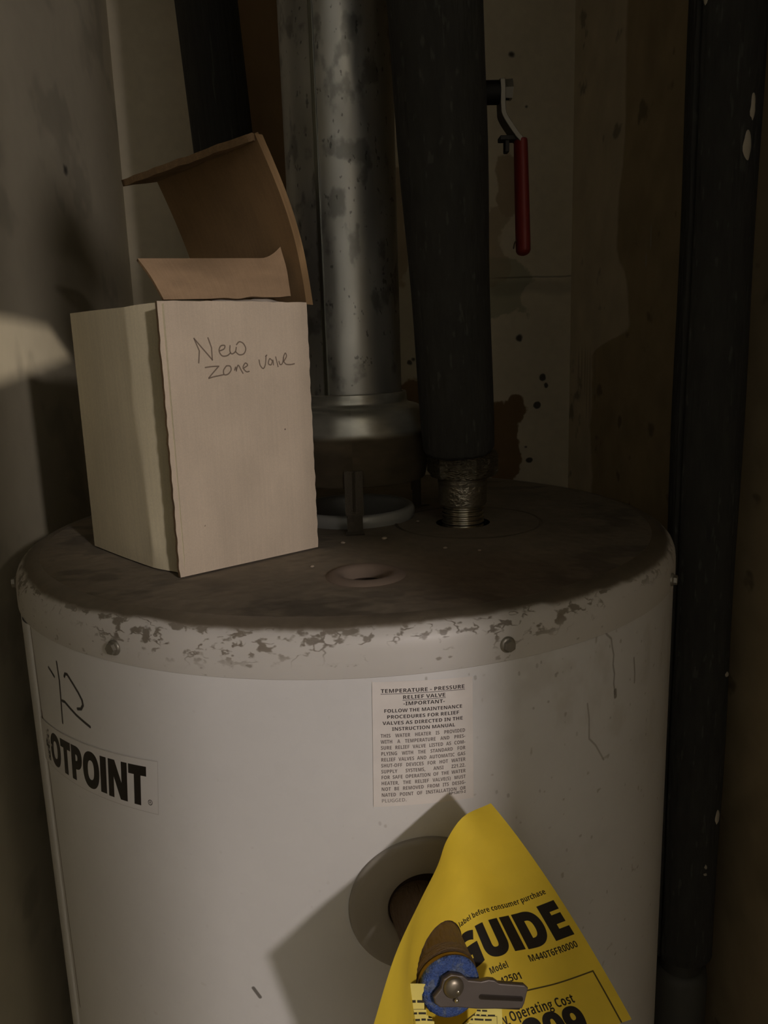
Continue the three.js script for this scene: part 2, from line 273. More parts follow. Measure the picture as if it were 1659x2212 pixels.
// printed warning label
{
  const tex = paint(1024, 1365, (u, v) => { const n = fbm(u * 8, v * 10, 71, 4); return mul3([240, 234, 228], 0.955 + 0.05 * n); }, (g, w, h) => {
    g.textBaseline = 'alphabetic'; g.fillStyle = '#3a3331';
    const M = 78, inner = w - 2 * M;
    const fit = (t, y, size, x0, x1, weight, stretchWords) => {
      g.font = `${weight} ${size}px sans-serif`;
      if (!stretchWords) { const tw = g.measureText(t).width; const k = (x1 - x0) / tw; g.save(); g.translate(x0, y); g.scale(k, 1); g.fillText(t, 0, 0); g.restore(); return; }
      const ws = t.split(' '), k = 0.84, tot = ws.reduce((s, q) => s + g.measureText(q).width * k, 0), gap = (x1 - x0 - tot) / Math.max(1, ws.length - 1); let x = x0;
      for (const q of ws) { g.save(); g.translate(x, y); g.scale(k, 1); g.fillText(q, 0, 0); g.restore(); x += g.measureText(q).width * k + gap; }
    };
    fit('TEMPERATURE - PRESSURE', 118, 56, 84, w - 84, 'bold'); g.fillRect(84, 128, w - 168, 5);
    fit('RELIEF VALVE', 190, 54, 300, 738, 'bold'); g.fillRect(300, 200, 438, 5);
    fit('-IMPORTANT-', 258, 54, 305, 730, 'bold');
    fit('FOLLOW THE MAINTENANCE', 330, 52, 112, w - 112, 'bold');
    fit('PROCEDURES FOR RELIEF', 396, 52, 140, w - 145, 'bold');
    fit('VALVES AS DIRECTED IN THE', 462, 52, 98, w - 106, 'bold');
    fit('INSTRUCTION MANUAL', 528, 52, 190, w - 190, 'bold');
    g.fillStyle = '#6b625e';
    const L = ['THIS WATER HEATER IS PROVIDED', 'WITH A TEMPERATURE AND PRES-', 'SURE RELIEF VALVE LISTED AS COM-', 'PLYING WITH THE STANDARD FOR', 'RELIEF VALVES AND AUTOMATIC GAS', 'SHUT-OFF DEVICES FOR HOT WATER', 'SUPPLY SYSTEMS, ANSI Z21.22.', 'FOR SAFE OPERATION OF THE WATER', 'HEATER, THE RELIEF VALVE(S) MUST', 'NOT BE REMOVED FROM ITS DESIG-', 'NATED POINT OF INSTALLATION OR'];
    L.forEach((t, i) => fit(t, 600 + i * 65.5, 54, 78, w - 84, 'bold', true));
    fit('PLUGGED.', 600 + 11 * 65.5, 52, 78, 330, '500');
    g.fillStyle = '#453c38'; fit('AP12873-2', 1292, 40, 760, 940, 'bold');
  });
  const g = quadSheet((u, v) => { const phi = mix(1.9, 14.4, u) + (1 - v) * -0.35 * (1 - u); const y = mix(mix(-0.0992, -0.1016, u), mix(-0.0302, -0.0330, u), v); return onCyl(phi, y + 0.0002, R + 0.0004); }, 40, 10);
  // rounded corners: pull the outer corner vertices in
  part('warning_label', g, S({ map: tex, roughness: 0.6 }), heater, 'white printed label about the relief valve');
}
// black logo lettering on a clear strip
{
  const tex = paint(1400, 330, () => [227, 225, 223], (g, w, h) => {
    g.strokeStyle = 'rgba(150,145,138,0.45)'; g.lineWidth = 3; g.strokeRect(4, 4, w - 8, h - 8);
    g.fillStyle = '#15110f'; g.textBaseline = 'alphabetic'; g.font = '900 300px sans-serif'; g.strokeStyle = '#15110f'; g.lineWidth = 10; g.lineJoin = 'miter';
    heavyText(g, 'HOTPOINT', 34, w - 96, 284, 318, 10); g.fillStyle = 'rgb(224,222,220)'; g.fillRect(10, 10, 118, h - 20); for (let i = 0; i < 40; i++) { g.beginPath(); g.ellipse(150 + 110 * rnd() * rnd(), 30 + 270 * rnd(), 4 + 16 * rnd(), 2 + 7 * rnd(), 1 + rnd(), 0, 7); g.fill(); } g.fillStyle = '#15110f';
    g.lineWidth = 4; g.beginPath(); g.arc(w - 66, 262, 15, 0, 7); g.stroke(); g.font = 'bold 20px sans-serif'; g.fillText('R', w - 73, 269);
    for (let i = 0; i < 60; i++) { g.fillStyle = 'rgba(228,224,220,0.5)'; g.beginPath(); g.ellipse(30 + 180 * rnd(), 40 + 240 * rnd(), 3 + 12 * rnd(), 2 + 4 * rnd(), rnd() * 3, 0, 7); g.fill(); }
  });
  const g = quadSheet((u, v) => { const phi = mix(-57.4, -26.9, u) + mix(1, -0.4, v) * -0.5; const y = mix(mix(-0.1185, -0.1135, u), mix(-0.0895, -0.0805, u), v); return onCyl(phi, y, R + 0.00035); }, 60, 6);
  part('logo_strip', g, new THREE.MeshPhysicalMaterial({ map: tex, roughness: 0.42, clearcoat: 0.25, clearcoatRoughness: 0.3, side: THREE.DoubleSide }), heater, 'black block lettering of the maker');
}
// grey trim ring in the jacket where the relief valve comes out
const VP = 7.4, VB = 6.6, VY = -0.159;
{
  const ring = lathe([[0.0395, -0.002], [0.0398, 0.0012], [0.0388, 0.0026], [0.036, 0.0030], [0.024, 0.0030], [0.0195, 0.0026], [0.0185, 0.001], [0.0185, -0.012]], 90); ring.rotateX(Math.PI / 2); ring.rotateY(VP * C2);
  const p = ring.attributes.position; for (let i = 0; i < p.count; i++) { const x = p.getX(i), z = p.getZ(i), t = x * Math.cos(VP * C2) - z * Math.sin(VP * C2), out = x * Math.sin(VP * C2) + z * Math.cos(VP * C2); const a = VP * C2 + t / R; const rr = R + out; p.setXYZ(i, rr * Math.sin(a), p.getY(i) + VY, rr * Math.cos(a)); }
  ring.computeVertexNormals(); part('trim_ring', ring, S({ color: 0xa39d92, roughness: 0.6 }), heater, 'grey plastic ring around the valve opening');
  const hole = lathe([[0, 0.0008], [0.0195, 0.0008]], 48); hole.rotateX(Math.PI / 2); hole.rotateY(VP * C2); const c = onCyl(VP, VY); hole.translate(c.x, VY, c.z); part('opening_shade', hole, S({ color: 0x2a1c12, roughness: 1 }), heater, 'flat dark disc standing in for the shaded opening');  // dark disc on the jacket stands in for the shaded hole
}

// ------------------------------------------------------------------ flue pipe and draft hood
{
  const x = FX, z = FZ, rf = 0.0407, top = CEIL - T;
  const flue = thing('flue_pipe', 'shiny galvanized metal flue pipe with a vertical seam rising from the draft hood', 'pipe', [x, T + 0.0935, z]);
  const tex = paint(1024, 1024, (u, v) => {
    const y = v * 0.55, s = u * Math.PI * 2 * rf; const n = fbm(s * 60, y * 22, 81, 5), sp = fbm(s * 330, y * 190, 83, 3), bl = fbm(s * 90, y * 60, 85, 5);
    let c = mul3([186, 186, 180], 0.84 + 0.2 * n); c = mul3(c, 1 - 0.22 * step(0.58, 0.74, bl)); c = mul3(c, 1 - 0.3 * step(0.74, 0.8, sp)); return c;
  }); tex.repeat.set(1, 1);
  const rough = grey(1024, 1024, (u, v) => { const y = v * 0.55, s = u * Math.PI * 2 * rf; return 0.27 + 0.2 * fbm(s * 70, y * 30, 87, 5) + 0.12 * step(0.55, 0.7, fbm(s * 40, y * 14, 89, 4)); });
  const m = S({ map: tex, roughnessMap: rough, roughness: 1, metalness: 0.8 });
  const a = -22 * C2;                                 // azimuth of the seam
  const g = lathe([[rf, 0.0975], [rf, 0.3], [rf, 0.6], [rf, top]], 128, x, z, a); { const p = g.attributes.position, u = g.attributes.uv; for (let i = 0; i < p.count; i++) u.setXY(i, u.getX(i), p.getY(i) / 0.55); }
  part('pipe', g, m, flue);
  const seam = quadSheet((u, v) => { const ph = a + mix(-0.085, 0.012, u), r = rf + (u > 0.98 ? -0.0002 : 0.0012 * step(0, 0.2, u) * step(1.01, 0.93, u)); return V3(x + r * Math.sin(ph), mix(0.0972, top - 0.001, v), z + r * Math.cos(ph)); }, 12, 2);
  part('seam', seam, S({ color: 0x8f9189, roughness: 0.3, metalness: 0.95 }), flue, 'folded vertical seam');
  part('pipe_end', lathe([[rf, 0.098], [rf + 0.0009, 0.0965], [rf + 0.0007, 0.0945], [rf - 0.001, 0.0935]], 90, x, z), m, flue);
}
{
  const x = FX, z = FZ;
  const hood = thing('draft_hood', 'dull metal bell shaped draft hood on strap legs below the flue pipe', 'draft hood', [x, T, z]);
  const tex = paint(512, 512, (u, v) => { const n = fbm(u * 18, v * 12, 91, 5); return mul3(lerp3([104, 94, 76], [190, 190, 180], step(0.37, 0.42, v)), 0.75 + 0.4 * n); });
  const prof = smoothProfile([[0.0568, 0.0325], [0.0580, 0.0335], [0.0592, 0.040], [0.0603, 0.049], [0.0610, 0.0575], [0.0607, 0.0650], [0.0597, 0.0735], [0.0581, 0.0820], [0.0542, 0.0880], [0.0470, 0.0902], [0.0448, 0.0920], [0.0445, 0.0955], [0.0442, 0.0985], [0.0432, 0.0992], [0.042, 0.0985]], 70);
  const dust = grey(512, 512, (u, v) => mix(0.75, 0.26, step(0.37, 0.42, v)) + 0.1 * fbm(u * 20, v * 20, 93, 3));  // lower bell rough and dark brown, shoulder band smooth and pale
  part('bell', lathe(prof, 128, x, z), S({ map: tex, roughnessMap: dust, roughness: 1, metalness: 0.72 }), hood);
  const mL = S({ color: 0x7d7668, roughness: 0.5, metalness: 0.8, bumpMap: plaster, bumpScale: 0.0006 });
  for (const az of [0, 120, 240]) {
    const w = 0.0067, g = mergeGeometries([boxGeo(-w, w, 0.013, 0.046, 0.0605, 0.0618, 0.0005), boxGeo(-w * 0.86, w * 0.86, 0.0002, 0.0135, 0.0611, 0.0624, 0.0005), boxGeo(-w, w, 0.0002, 0.0014, 0.0611, 0.0700, 0.0004), boxGeo(-0.0012, 0.0012, 0.016, 0.045, 0.0616, 0.0622, 0.0003)]);
    g.rotateY((az + (az ? 0 : 0)) * C2); g.translate(x, 0, z); part('leg', g, mL, hood);
  }
}

// ------------------------------------------------------------------ insulated pipes
const foamTex = paint(512, 1024, (u, v) => mul3([54, 54, 50], 0.78 + 0.3 * fbm(u * 30, v * 90, 101, 4) + 0.35 * step(0.7, 0.8, fbm(u * 60 + 3, v * 130, 103, 3))));
const foamBump = grey(512, 512, (u, v) => fbm(u * 70, v * 110, 105, 4));
const foam = () => S({ map: foamTex, roughness: 0.93, bumpMap: foamBump, bumpScale: 0.0012 });
const steel = S({ color: 0x9b9586, roughness: 0.36, metalness: 0.9, bumpMap: plaster, bumpScale: 0.0008 });
function threads(r, y0, y1, n, x, z) { const pts = [[r - 0.003, y0]]; for (let i = 0; i <= n * 6; i++) { const t = i / (n * 6); pts.push([r + 0.0007 * Math.cos(t * n * Math.PI * 2), mix(y0, y1, t)]); } pts.push([r - 0.003, y1]); return lathe(pts, 64, x, z); }
{
  const base = V3(NX, 0, NZ), dir = V3(-0.0176, 0.281, 0.0445).normalize(), at = y => base.clone().add(dir.clone().multiplyScalar(y / dir.y)).add(V3(-0.0002, 0, 0));
  const p = thing('insulated_pipe', 'thick black foam insulated hot water pipe leaning in front of the flue pipe', 'pipe', [NX, T, NZ]);
  const a = at(0.0565), b = at(CEIL - T - 0.002);
  const L = a.distanceTo(b), ts = 48, prof = []; prof.push([0, 0.012], [0, 0.0245], [0.003 / L, 0.0262]);
  for (let i = 1; i <= ts; i++) { const t = i / ts, d = t * L; prof.push([t, 0.0264 + 0.0034 * step(0.02, 0.3, d) + 0.0004 * Math.sin(d * 40)]); }
  prof.push([1, 0.012]);
  part('insulation', rod(a, b, prof, 72), foam(), p);
  part('inner_pipe', rod(at(0.045), at(CEIL - T - 0.004), [[0, 0.009], [1, 0.009]], 32), S({ color: 0x7b5236, roughness: 0.4, metalness: 0.9 }), p);
  // dielectric union: hexagonal nut, body, threaded nipple
  const hex = (r, y0, y1, bev) => { const g = new THREE.CylinderGeometry(r, r, y1 - y0, 6, 1); const tor = lathe([[r * 0.9, y0], [r * 1.0, y0 + bev], [r * 1.0, y1 - bev], [r * 0.9, y1]], 6); return toCreasedNormals(mergeGeometries([tor]), 0.6); };
  const nut = hex(0.0268, 0.0365, 0.056, 0.003); nut.rotateY(0.25); const nutBlend = lathe([[0.012, 0.0365], [0.0240, 0.0365], [0.0246, 0.046], [0.0240, 0.056], [0.012, 0.056]], 48);
  const m1 = mergeGeometries([nut.index ? nut.toNonIndexed() : nut, nutBlend.toNonIndexed()]); m1.translate(NX, 0, NZ);
  part('union_nut', m1, S({ color: 0x8a8370, roughness: 0.38, metalness: 0.85, bumpMap: plaster, bumpScale: 0.003 }), p, 'corroded hexagonal union nut');
  part('union_body', lathe([[0.012, 0.0145], [0.0172, 0.0145], [0.0180, 0.016], [0.0182, 0.030], [0.0186, 0.032], [0.0186, 0.0365], [0.012, 0.0365]], 64, NX, NZ), steel, p);
  part('threaded_nipple', mergeGeometries([threads(0.0154, -0.012, 0.0148, 8, NX, NZ)]), S({ color: 0xb9b4a4, roughness: 0.25, metalness: 0.95 }), p, 'bright threaded nipple');
}
{
  const z = -0.33, at = y => V3(-0.1203 - (y - 0.3567) * 0.0574, y, z);
  const p = thing('insulated_pipe', 'black foam insulated pipe behind the open cardboard box', 'pipe', [at(-T).x, 0, z]);
  part('insulation', rod(at(-T + 0.01), at(CEIL - T - 0.002), [[0, 0.014], [0, 0.0315], [0.002, 0.0328], [0.5, 0.0326], [1, 0.0328], [1, 0.014]], 64), foam(), p);
  part('inner_pipe', rod(at(-T + 0.001), at(CEIL - T - 0.001), [[0, 0.013], [1, 0.013]], 24), S({ color: 0x7b5236, roughness: 0.4, metalness: 0.9 }), p);
}
// ------------------------------------------------------------------ lever valve on the leaning pipe
{
  const vy = 0.290, c = V3(0.0755, vy, 0.0625);      // on the pipe's line
  const vz = 0.0625;
  const v = thing('ball_valve', 'quarter turn valve with red sleeved lever beside the leaning black pipe', 'valve', [0.104, T + vy, vz]);
  const cylX = (r, x0, x1, seg = 40) => { const g = new THREE.CylinderGeometry(r, r, x1 - x0, seg); g.rotateZ(Math.PI / 2); g.translate((x0 + x1) / 2, vy, vz); return g; };
  part('stem', mergeGeometries([cylX(0.0072, 0.090, 0.1062), cylX(0.0045, 0.1060, 0.1128)]), S({ color: 0x141310, roughness: 0.6, metalness: 0.5 }), v, 'dark stem packing');
  const nut = new THREE.CylinderGeometry(0.0062, 0.0066, 0.0055, 6); nut.rotateZ(Math.PI / 2); nut.translate(0.1118, vy + 0.0015, vz);
  part('nut', toCreasedNormals(nut, 0.5), S({ color: 0x9fa09a, roughness: 0.3, metalness: 0.9 }), v, 'pale zinc nut');
  // lever: bent flat bar; profile in x-y, width along z
  const mid = [[0.1074, vy + 0.006], [0.1078, vy + 0.001], [0.1079, vy - 0.010], [0.1092, vy - 0.0155], [0.1165, vy - 0.026], [0.1203, vy - 0.0305], [0.1210, vy - 0.036], [0.1220, vy - 0.09]];
  const cur = new THREE.SplineCurve(mid.map(q => V2(...q)));
  const bar = (t0, t1, th, w, n) => { const sh = new THREE.Shape(); const A = [], B = []; for (let i = 0; i <= n; i++) { const t = mix(t0, t1, i / n), q = cur.getPoint(t), d = cur.getTangent(t); A.push([q.x - d.y * th, q.y + d.x * th]); B.push([q.x + d.y * th, q.y - d.x * th]); } B.reverse(); [...A, ...B].forEach((q, i) => i ? sh.lineTo(...q) : sh.moveTo(...q)); const g = new THREE.ExtrudeGeometry(sh, { depth: w, bevelEnabled: true, bevelSize: 0.0004, bevelThickness: 0.0004, bevelSegments: 2 }); g.translate(0, 0, vz - w / 2); return g; };
  part('lever', bar(0, 0.72, 0.0012, 0.014, 40), S({ color: 0x77746a, roughness: 0.45, metalness: 0.7 }), v, 'bent steel lever');
  part('stop_tab', mergeGeometries([boxGeo(0.1065, 0.1175, vy - 0.0290, vy - 0.0262, vz - 0.006, vz + 0.004), boxGeo(0.1100, 0.1128, vy - 0.036, vy - 0.0275, vz - 0.005, vz + 0.002)]), S({ color: 0x2a2824, roughness: 0.6, metalness: 0.4 }), v, 'dark stop tab');
  const grip = rod(V3(0.1204, vy - 0.0285, vz), V3(0.1225, vy - 0.1005, vz), smoothProfile([[0, 0.0036], [0.01, 0.0041], [0.1, 0.0043], [0.5, 0.0045], [0.9, 0.0046], [0.965, 0.0042], [0.99, 0.0026], [1, 0.0004]].map(q => q), 40), 40);
  { const p = grip.attributes.position; for (let i = 0; i < p.count; i++) p.setZ(i, vz + (p.getZ(i) - vz) * 1.9); grip.computeVertexNormals(); }
  part('grip', grip, S({ color: 0x70201a, roughness: 0.55 }), v, 'red plastic sleeve');
  part('wire_end', tube([V3(0.1188, vy - 0.090, vz), V3(0.1165, vy - 0.092, vz + 0.002), V3(0.1155, vy - 0.096, vz + 0.002)], 0.0005, 12, 8), S({ color: 0x3a3020, roughness: 0.6 }), v);
}
// ------------------------------------------------------------------ big black pipe at the right
{
  const x = 0.2815, z = 0.0, r = 0.0262;
  const p = thing('insulated_pipe', 'wide black insulated pipe with white paint splashes at the right of the water heater', 'pipe', [x, 0, z]);
  const y0 = -0.405, y1 = CEIL - T - 0.002, pts = [[0.014, y0], [r - 0.002, y0], [r, y0 + 0.002]]; for (let i = 0; i <= 60; i++) { const y = mix(y0 + 0.01, y1, i / 60); pts.push([r + 0.0005 * Math.sin(y * 23), y]); } pts.push([0.014, y1]);
  const g = lathe(pts, 120, x, z); { const q = g.attributes.position; for (let i = 0; i < q.count; i++) { const a = Math.atan2(q.getX(i) - x, q.getZ(i) - z) / C2; if (Math.abs(a + 68) < 2.6 && Math.hypot(q.getX(i) - x, q.getZ(i) - z) > 0.02) { q.setX(i, x + (q.getX(i) - x) * 0.9); q.setZ(i, z + (q.getZ(i) - z) * 0.9); } } g.computeVertexNormals(); }
  const ins = part('insulation', g, foam(), p, 'black foam sleeve slit along its length');
  part('inner_pipe', lathe([[0.0185, -T + 0.002], [0.0185, -0.42], [0.0185, -0.40]], 48, x, z), S({ color: 0x4a4a46, roughness: 0.6, metalness: 0.5 }), p);
  part('fitting', lathe([[0.0185, -0.56], [0.023, -0.555], [0.0235, -0.43], [0.0225, -0.422], [0.0185, -0.42]], 48, x, z), S({ color: 0x54544f, roughness: 0.7, metalness: 0.3 }), p, 'grey pipe fitting below the foam');
  const white = S({ color: 0xb3ab98, roughness: 0.8 });
  const blot = (az, y, w, h, sd) => {                  // a lump of dried paint wrapped on the sleeve
    const n = 22, pos = [], idx = []; const put = (a, yy, rr) => pos.push(x + rr * Math.sin(a * C2), yy, z + rr * Math.cos(a * C2));
    put(az, y, r + 0.0016); for (let ring = 1; ring <= 3; ring++) for (let i = 0; i < n; i++) { const t = i / n * Math.PI * 2, k = (ring / 3) * (0.72 + 0.55 * noise(Math.cos(t) * 1.6 + sd, Math.sin(t) * 1.6 + sd)); put(az + Math.cos(t) * w * k / r / C2, y + Math.sin(t) * h * k, r + [0, 0.0015, 0.0011, 0.0002][ring]); }
    for (let i = 0; i < n; i++) { idx.push(0, 1 + i, 1 + (i + 1) % n); for (let ring = 0; ring < 2; ring++) { const a = 1 + ring * n + i, b = 1 + ring * n + (i + 1) % n, c = a + n, d = b + n; idx.push(a, c, d, a, d, b); } }
    const q = new THREE.BufferGeometry(); q.setAttribute('position', new THREE.Float32BufferAttribute(pos, 3)); q.setAttribute('uv', new THREE.Float32BufferAttribute(new Array(pos.length / 3 * 2).fill(0), 2)); q.setIndex(idx); q.computeVertexNormals(); part('paint_splash', q, white, p);
  };
  blot(-57, 0.3655, 0.0045, 0.010, 1.3); blot(24, 0.372, 0.0035, 0.008, 4.1); blot(22, 0.288, 0.0022, 0.0085, 7.7); blot(16, 0.2625, 0.0034, 0.0095, 9.2); blot(38, -0.262, 0.003, 0.006, 12.2); blot(14, -0.305, 0.0012, 0.002, 3.2); blot(14, -0.312, 0.0016, 0.0012, 5.2); blot(42, -0.135, 0.0025, 0.002, 15.2);
}

// ------------------------------------------------------------------ cardboard box
{
  const N = V3(-0.1031, 0, 0.1442), Rr = V3(-0.0218, 0, 0.0824), Lf = V3(-0.1813, 0, 0.0512), Bk = V3(-0.1000, 0, -0.0106), H = 0.1625;
  const box = thing('cardboard_box', 'open white faced cardboard box with raised flaps standing on the water heater', 'box', [-0.10, T, 0.067]);
  const up = (p, y) => V3(p.x, y, p.z), y0 = 0.0012, th = 0.0028;
  const fib = (base, sd, amt = 1) => paint(1024, 1024, (u, v) => { const n = fbm(u * 7, v * 5, sd, 4), str = fbm(u * 120, v * 3, sd + 2, 3), f = fbm(u * 180, v * 180, sd + 4, 2); return mul3(base, 1 + amt * (0.10 * (n - 0.5) + 0.05 * (str - 0.5) + 0.05 * (f - 0.5))); });
  const writing = (g, w, h) => {                       // pencil words, placed in box-face fractions
    g.strokeStyle = 'rgba(100,86,72,0.75)'; g.lineCap = 'round'; g.lineJoin = 'round'; g.lineWidth = 8.0;
    // pixel frame of the photographed face, mapped to the texture
    const X0 = 340, X1 = 660, Y0 = 653, Y1 = 1219, mx = x => { const t = (x - X0) / (X1 - X0); return w * (t * 0.93 / (1 - 0.07 * (1 - t)) * 1.0 + 0.0); }, my = y => h * (y - Y0) / (Y1 - Y0);
    const P = (pts) => { g.beginPath(); const c = new THREE.SplineCurve(pts.map(q => V2(mx(q[0]), my(q[1])))); c.getPoints(40).forEach((q, i) => i ? g.lineTo(q.x, q.y) : g.moveTo(q.x, q.y)); g.stroke(); };
    const Z = (pts) => { g.beginPath(); pts.forEach((q, i) => i ? g.lineTo(mx(q[0]), my(q[1])) : g.moveTo(mx(q[0]), my(q[1]))); g.stroke(); };
    Z([[412, 776], [415, 752], [406, 727]]); Z([[406, 727], [425, 751], [441, 772]]); Z([[441, 772], [441, 747], [435, 727]]);
    P([[457, 754], [468, 750], [470, 743], [461, 744], [457, 754], [463, 764], [474, 764], [482, 759]]);
    P([[482, 744], [481, 755], [485, 761], [493, 757], [496, 748]]); P([[494, 757], [502, 763], [513, 761], [518, 751], [513, 740], [504, 736], [497, 742]]);
    Z([[425, 786], [454, 785], [431, 808]]); P([[431, 809], [445, 806], [463, 803]]);
    P([[471, 785], [464, 794], [465, 803], [474, 802], [481, 794], [479, 786], [471, 785]]);
    P([[489, 795], [492, 789], [493, 797]]); P([[493, 795], [498, 785], [504, 795], [508, 802]]); P([[509, 792], [520, 786], [515, 781], [509, 790], [516, 799], [523, 799]]);
    P([[549, 776], [551, 787], [558, 794], [564, 786], [567, 768]]); P([[566, 768], [569, 766]]);
    P([[582, 778], [576, 774], [572, 784], [579, 787], [584, 777], [585, 787]]); Z([[592, 770], [597, 791]]); P([[600, 780], [603, 787], [609, 785], [613, 773]]); P([[612, 782], [621, 770], [618, 763], [612, 775], [617, 786], [628, 788], [642, 787]]);
    g.fillStyle = 'rgba(70,55,44,0.8)'; g.beginPath(); g.arc(mx(607), my(931), 5, 0, 7); g.fill(); g.fillStyle = 'rgba(80,64,50,0.6)'; g.beginPath(); g.ellipse(mx(400), my(1118), 3, 5, 0.5, 0, 7); g.fill();
  };
  const front = paint(1024, 1650, (u, v) => { const n = fbm(u * 6, v * 6, 201, 4), str = fbm(u * 130, v * 4, 203, 3), f = fbm(u * 200, v * 300, 205, 2); return mul3([208, 192, 170], 1 + 0.10 * (n - 0.5) + 0.035 * (str - 0.5) + 0.05 * (f - 0.5)); }, writing);
  const mF = S({ map: front, roughness: 0.85 }), mSide = S({ map: fib([206, 196, 166], 211), roughness: 0.85 }), mKraft = S({ map: fib([134, 108, 74], 221, 1.4), roughness: 0.9 }), mFlap = S({ map: fib([160, 134, 104], 231, 1.4), roughness: 0.9 }), mEdge = S({ map: fib([130, 106, 76], 241, 3), roughness: 0.95 });
  // front panel: both vertical edges slightly wavy and ragged where the board was perforated
  const along = Rr.clone().sub(N), nF = V3(0.605, 0, 0.796);
  const wav = (v, s) => (0.0002 * Math.sin(v * 95 + s) + 0.0005 * (noise(v * 26, s) - 0.5)) * step(1, 0.85, v);
  const [fTop, fRest] = thickSheet((u, v) => { const e = u < 0.02 ? -0.008 * 0 + wav(v, 1) / 0.102 : u > 0.98 ? wav(v, 5) / 0.102 : 0; const bow = 0.0016 * Math.sin(Math.PI * u) * v; const p = N.clone().addScaledVector(along, u + e).addScaledVector(nF, bow); return up(p, mix(y0, H + 0.0006 * noise(u * 20, 3), v)); }, 60, 60, th);
  part('front_panel', fTop, mF, box, 'pale front panel with pencil words New zone valve'); part('panel_edge', fRest, mEdge, box, 'brown corrugated edge');
  // left panel: flat, then creased inwards near the corner and turned back to meet the front edge
  const nL = V3(-0.766, 0, 0.642), aL = N.clone().sub(Lf);
  const [lTop, lRest] = thickSheet((u, v) => {
    const s = mix(0.735, 0.655, v), e = mix(0.925, 0.955, v); let t, d;
    if (u < 0.6) { t = u / 0.6 * s; d = 0.0014 * Math.sin(Math.PI * t / s); } else if (u < 0.85) { const k = (u - 0.6) / 0.25; t = mix(s, e, k); d = -mix(0.0115, 0.0135, v) * Math.pow(k, 1.1) + 0.001 * (noise(k * 3, v * 9) - 0.5); } else { const k = (u - 0.85) / 0.15; t = mix(e, 0.992, k); d = mix(-mix(0.0115, 0.0135, v), -0.0022, k); }
    if (v < 0.05) d *= mix(0.5, 1, v / 0.05);
    return up(Lf.clone().addScaledVector(aL, t).addScaledVector(nL, d), mix(y0, H - 0.001 + (u > 0.6 ? 0.0015 * Math.sin((u - 0.6) * 8) : 0), v));
  }, 80, 30, th * 0.7);
  part('side_panel', mergeGeometries([lTop, lRest]), mSide, box, 'creased left panel');
  const wallOf = (a, b, h) => { const [s, r] = thickSheet(bilinear(up(a, y0), up(b, y0), up(b, h), up(a, h)), 4, 4, th); return mergeGeometries([s, r]); };
  const inset = 0.0032, ctr = V3(-0.1016, 0, 0.0668), pull = p => p.clone().lerp(ctr, inset / 0.08);
  part('right_panel', wallOf(pull(Rr), Bk, H - 0.002), mSide, box);
  part('back_panel', wallOf(Bk, pull(Lf), H - 0.001), mSide, box);
  part('bottom', mergeGeometries(thickSheet(bilinear(up(pull(Lf), 0.003), up(N.clone().lerp(ctr, 0.25), 0.003), up(pull(Rr), 0.003), up(pull(Bk), 0.003)), 2, 2, 0.002)), mKraft, box);
  // lid flap on the right panel's top edge, leaning over the box, with a tuck lip and a side wing
  const inw = V3(-0.797, 0, 0.606), hinge = Bk.clone().sub(Rr);
  const TR = up(Rr, H + 0.0969).addScaledVector(inw, 0.0314), TL = up(Bk, H + 0.0914).addScaledVector(inw, 0.0328), BR = up(Rr, H - 0.001), BL = up(Bk, H - 0.001);
  const lidP = (u, v) => { const p = bilinear(BR, BL, TL, TR)(u, v); return p.addScaledVector(inw, -0.006 * Math.sin(Math.PI * v) * (1 - 0.5 * u)); };
  part('lid_flap', mergeGeometries(thickSheet(lidP, 24, 24, -th)), mKraft, box, 'tall brown lid flap standing open');
  const tip = up(Bk, H + 0.0866).addScaledVector(inw, 0.0577);
  const lipEnd = TR.clone().addScaledVector(inw, 0.006).add(V3(0, -0.002, 0));
  part('tuck_lip', mergeGeometries(thickSheet((u, v) => { const p = TR.clone().lerp(TL, u), q = lipEnd.clone().lerp(tip, Math.pow(u, 0.8)); return p.lerp(q, v).add(V3(0, 0.0012 * noise(u * 14, v * 3), 0)); }, 30, 6, 0.0042)), mEdge, box, 'folded lip along the top of the lid flap');
  part('lid_wing', mergeGeometries(thickSheet((u, v) => { const p = lidP(0, v); const w = mix(0.0045, 0.005, v) * u; return p.add(V3(0.35 * w, -0.1 * w, -1.0 * w * 0.2).addScaledVector(V3(1, 0, 0), 0.55 * w)); }, 6, 24, th)), mKraft, box, 'narrow bent wing on the lid flap');
  // short front flap folded up, its right corner curled
  const back = V3(-0.642, 0, -0.766);
  const fl = (p, y, b) => up(p, H + y).addScaledVector(back, b);
  const N2 = N.clone().addScaledVector(along, 0.06), R2 = Rr.clone().addScaledVector(along, -0.085);
  const fTL = fl(N, 0.0245, 0.0142).addScaledVector(along, -0.02), fTR = fl(Rr, 0.0290, 0.020).addScaledVector(along, -0.05);
  const [flT, flR] = thickSheet((u, v) => { const p = bilinear(fl(N2, 0.0012, 0.004), fl(R2, 0.0040, 0.004), fTR, fTL)(u, v); const c = Math.max(0, u - 0.86) / 0.14 * Math.max(0, v - 0.3) / 0.7; p.add(V3(0.002 * c, 0.0065 * c * c, 0.006 * c)); p.addScaledVector(back, -0.0022 * Math.sin(Math.PI * v) + 0.0008 * (noise(u * 6, v * 3) - 0.5)); p.y += 0.0012 * (noise(u * 9, 7) - 0.5) * (1 - v); return p; }, 40, 14, 0.0018);
  part('front_flap', flT, mFlap, box, 'short tan flap folded up'); part('flap_edge', flR, mEdge, box);
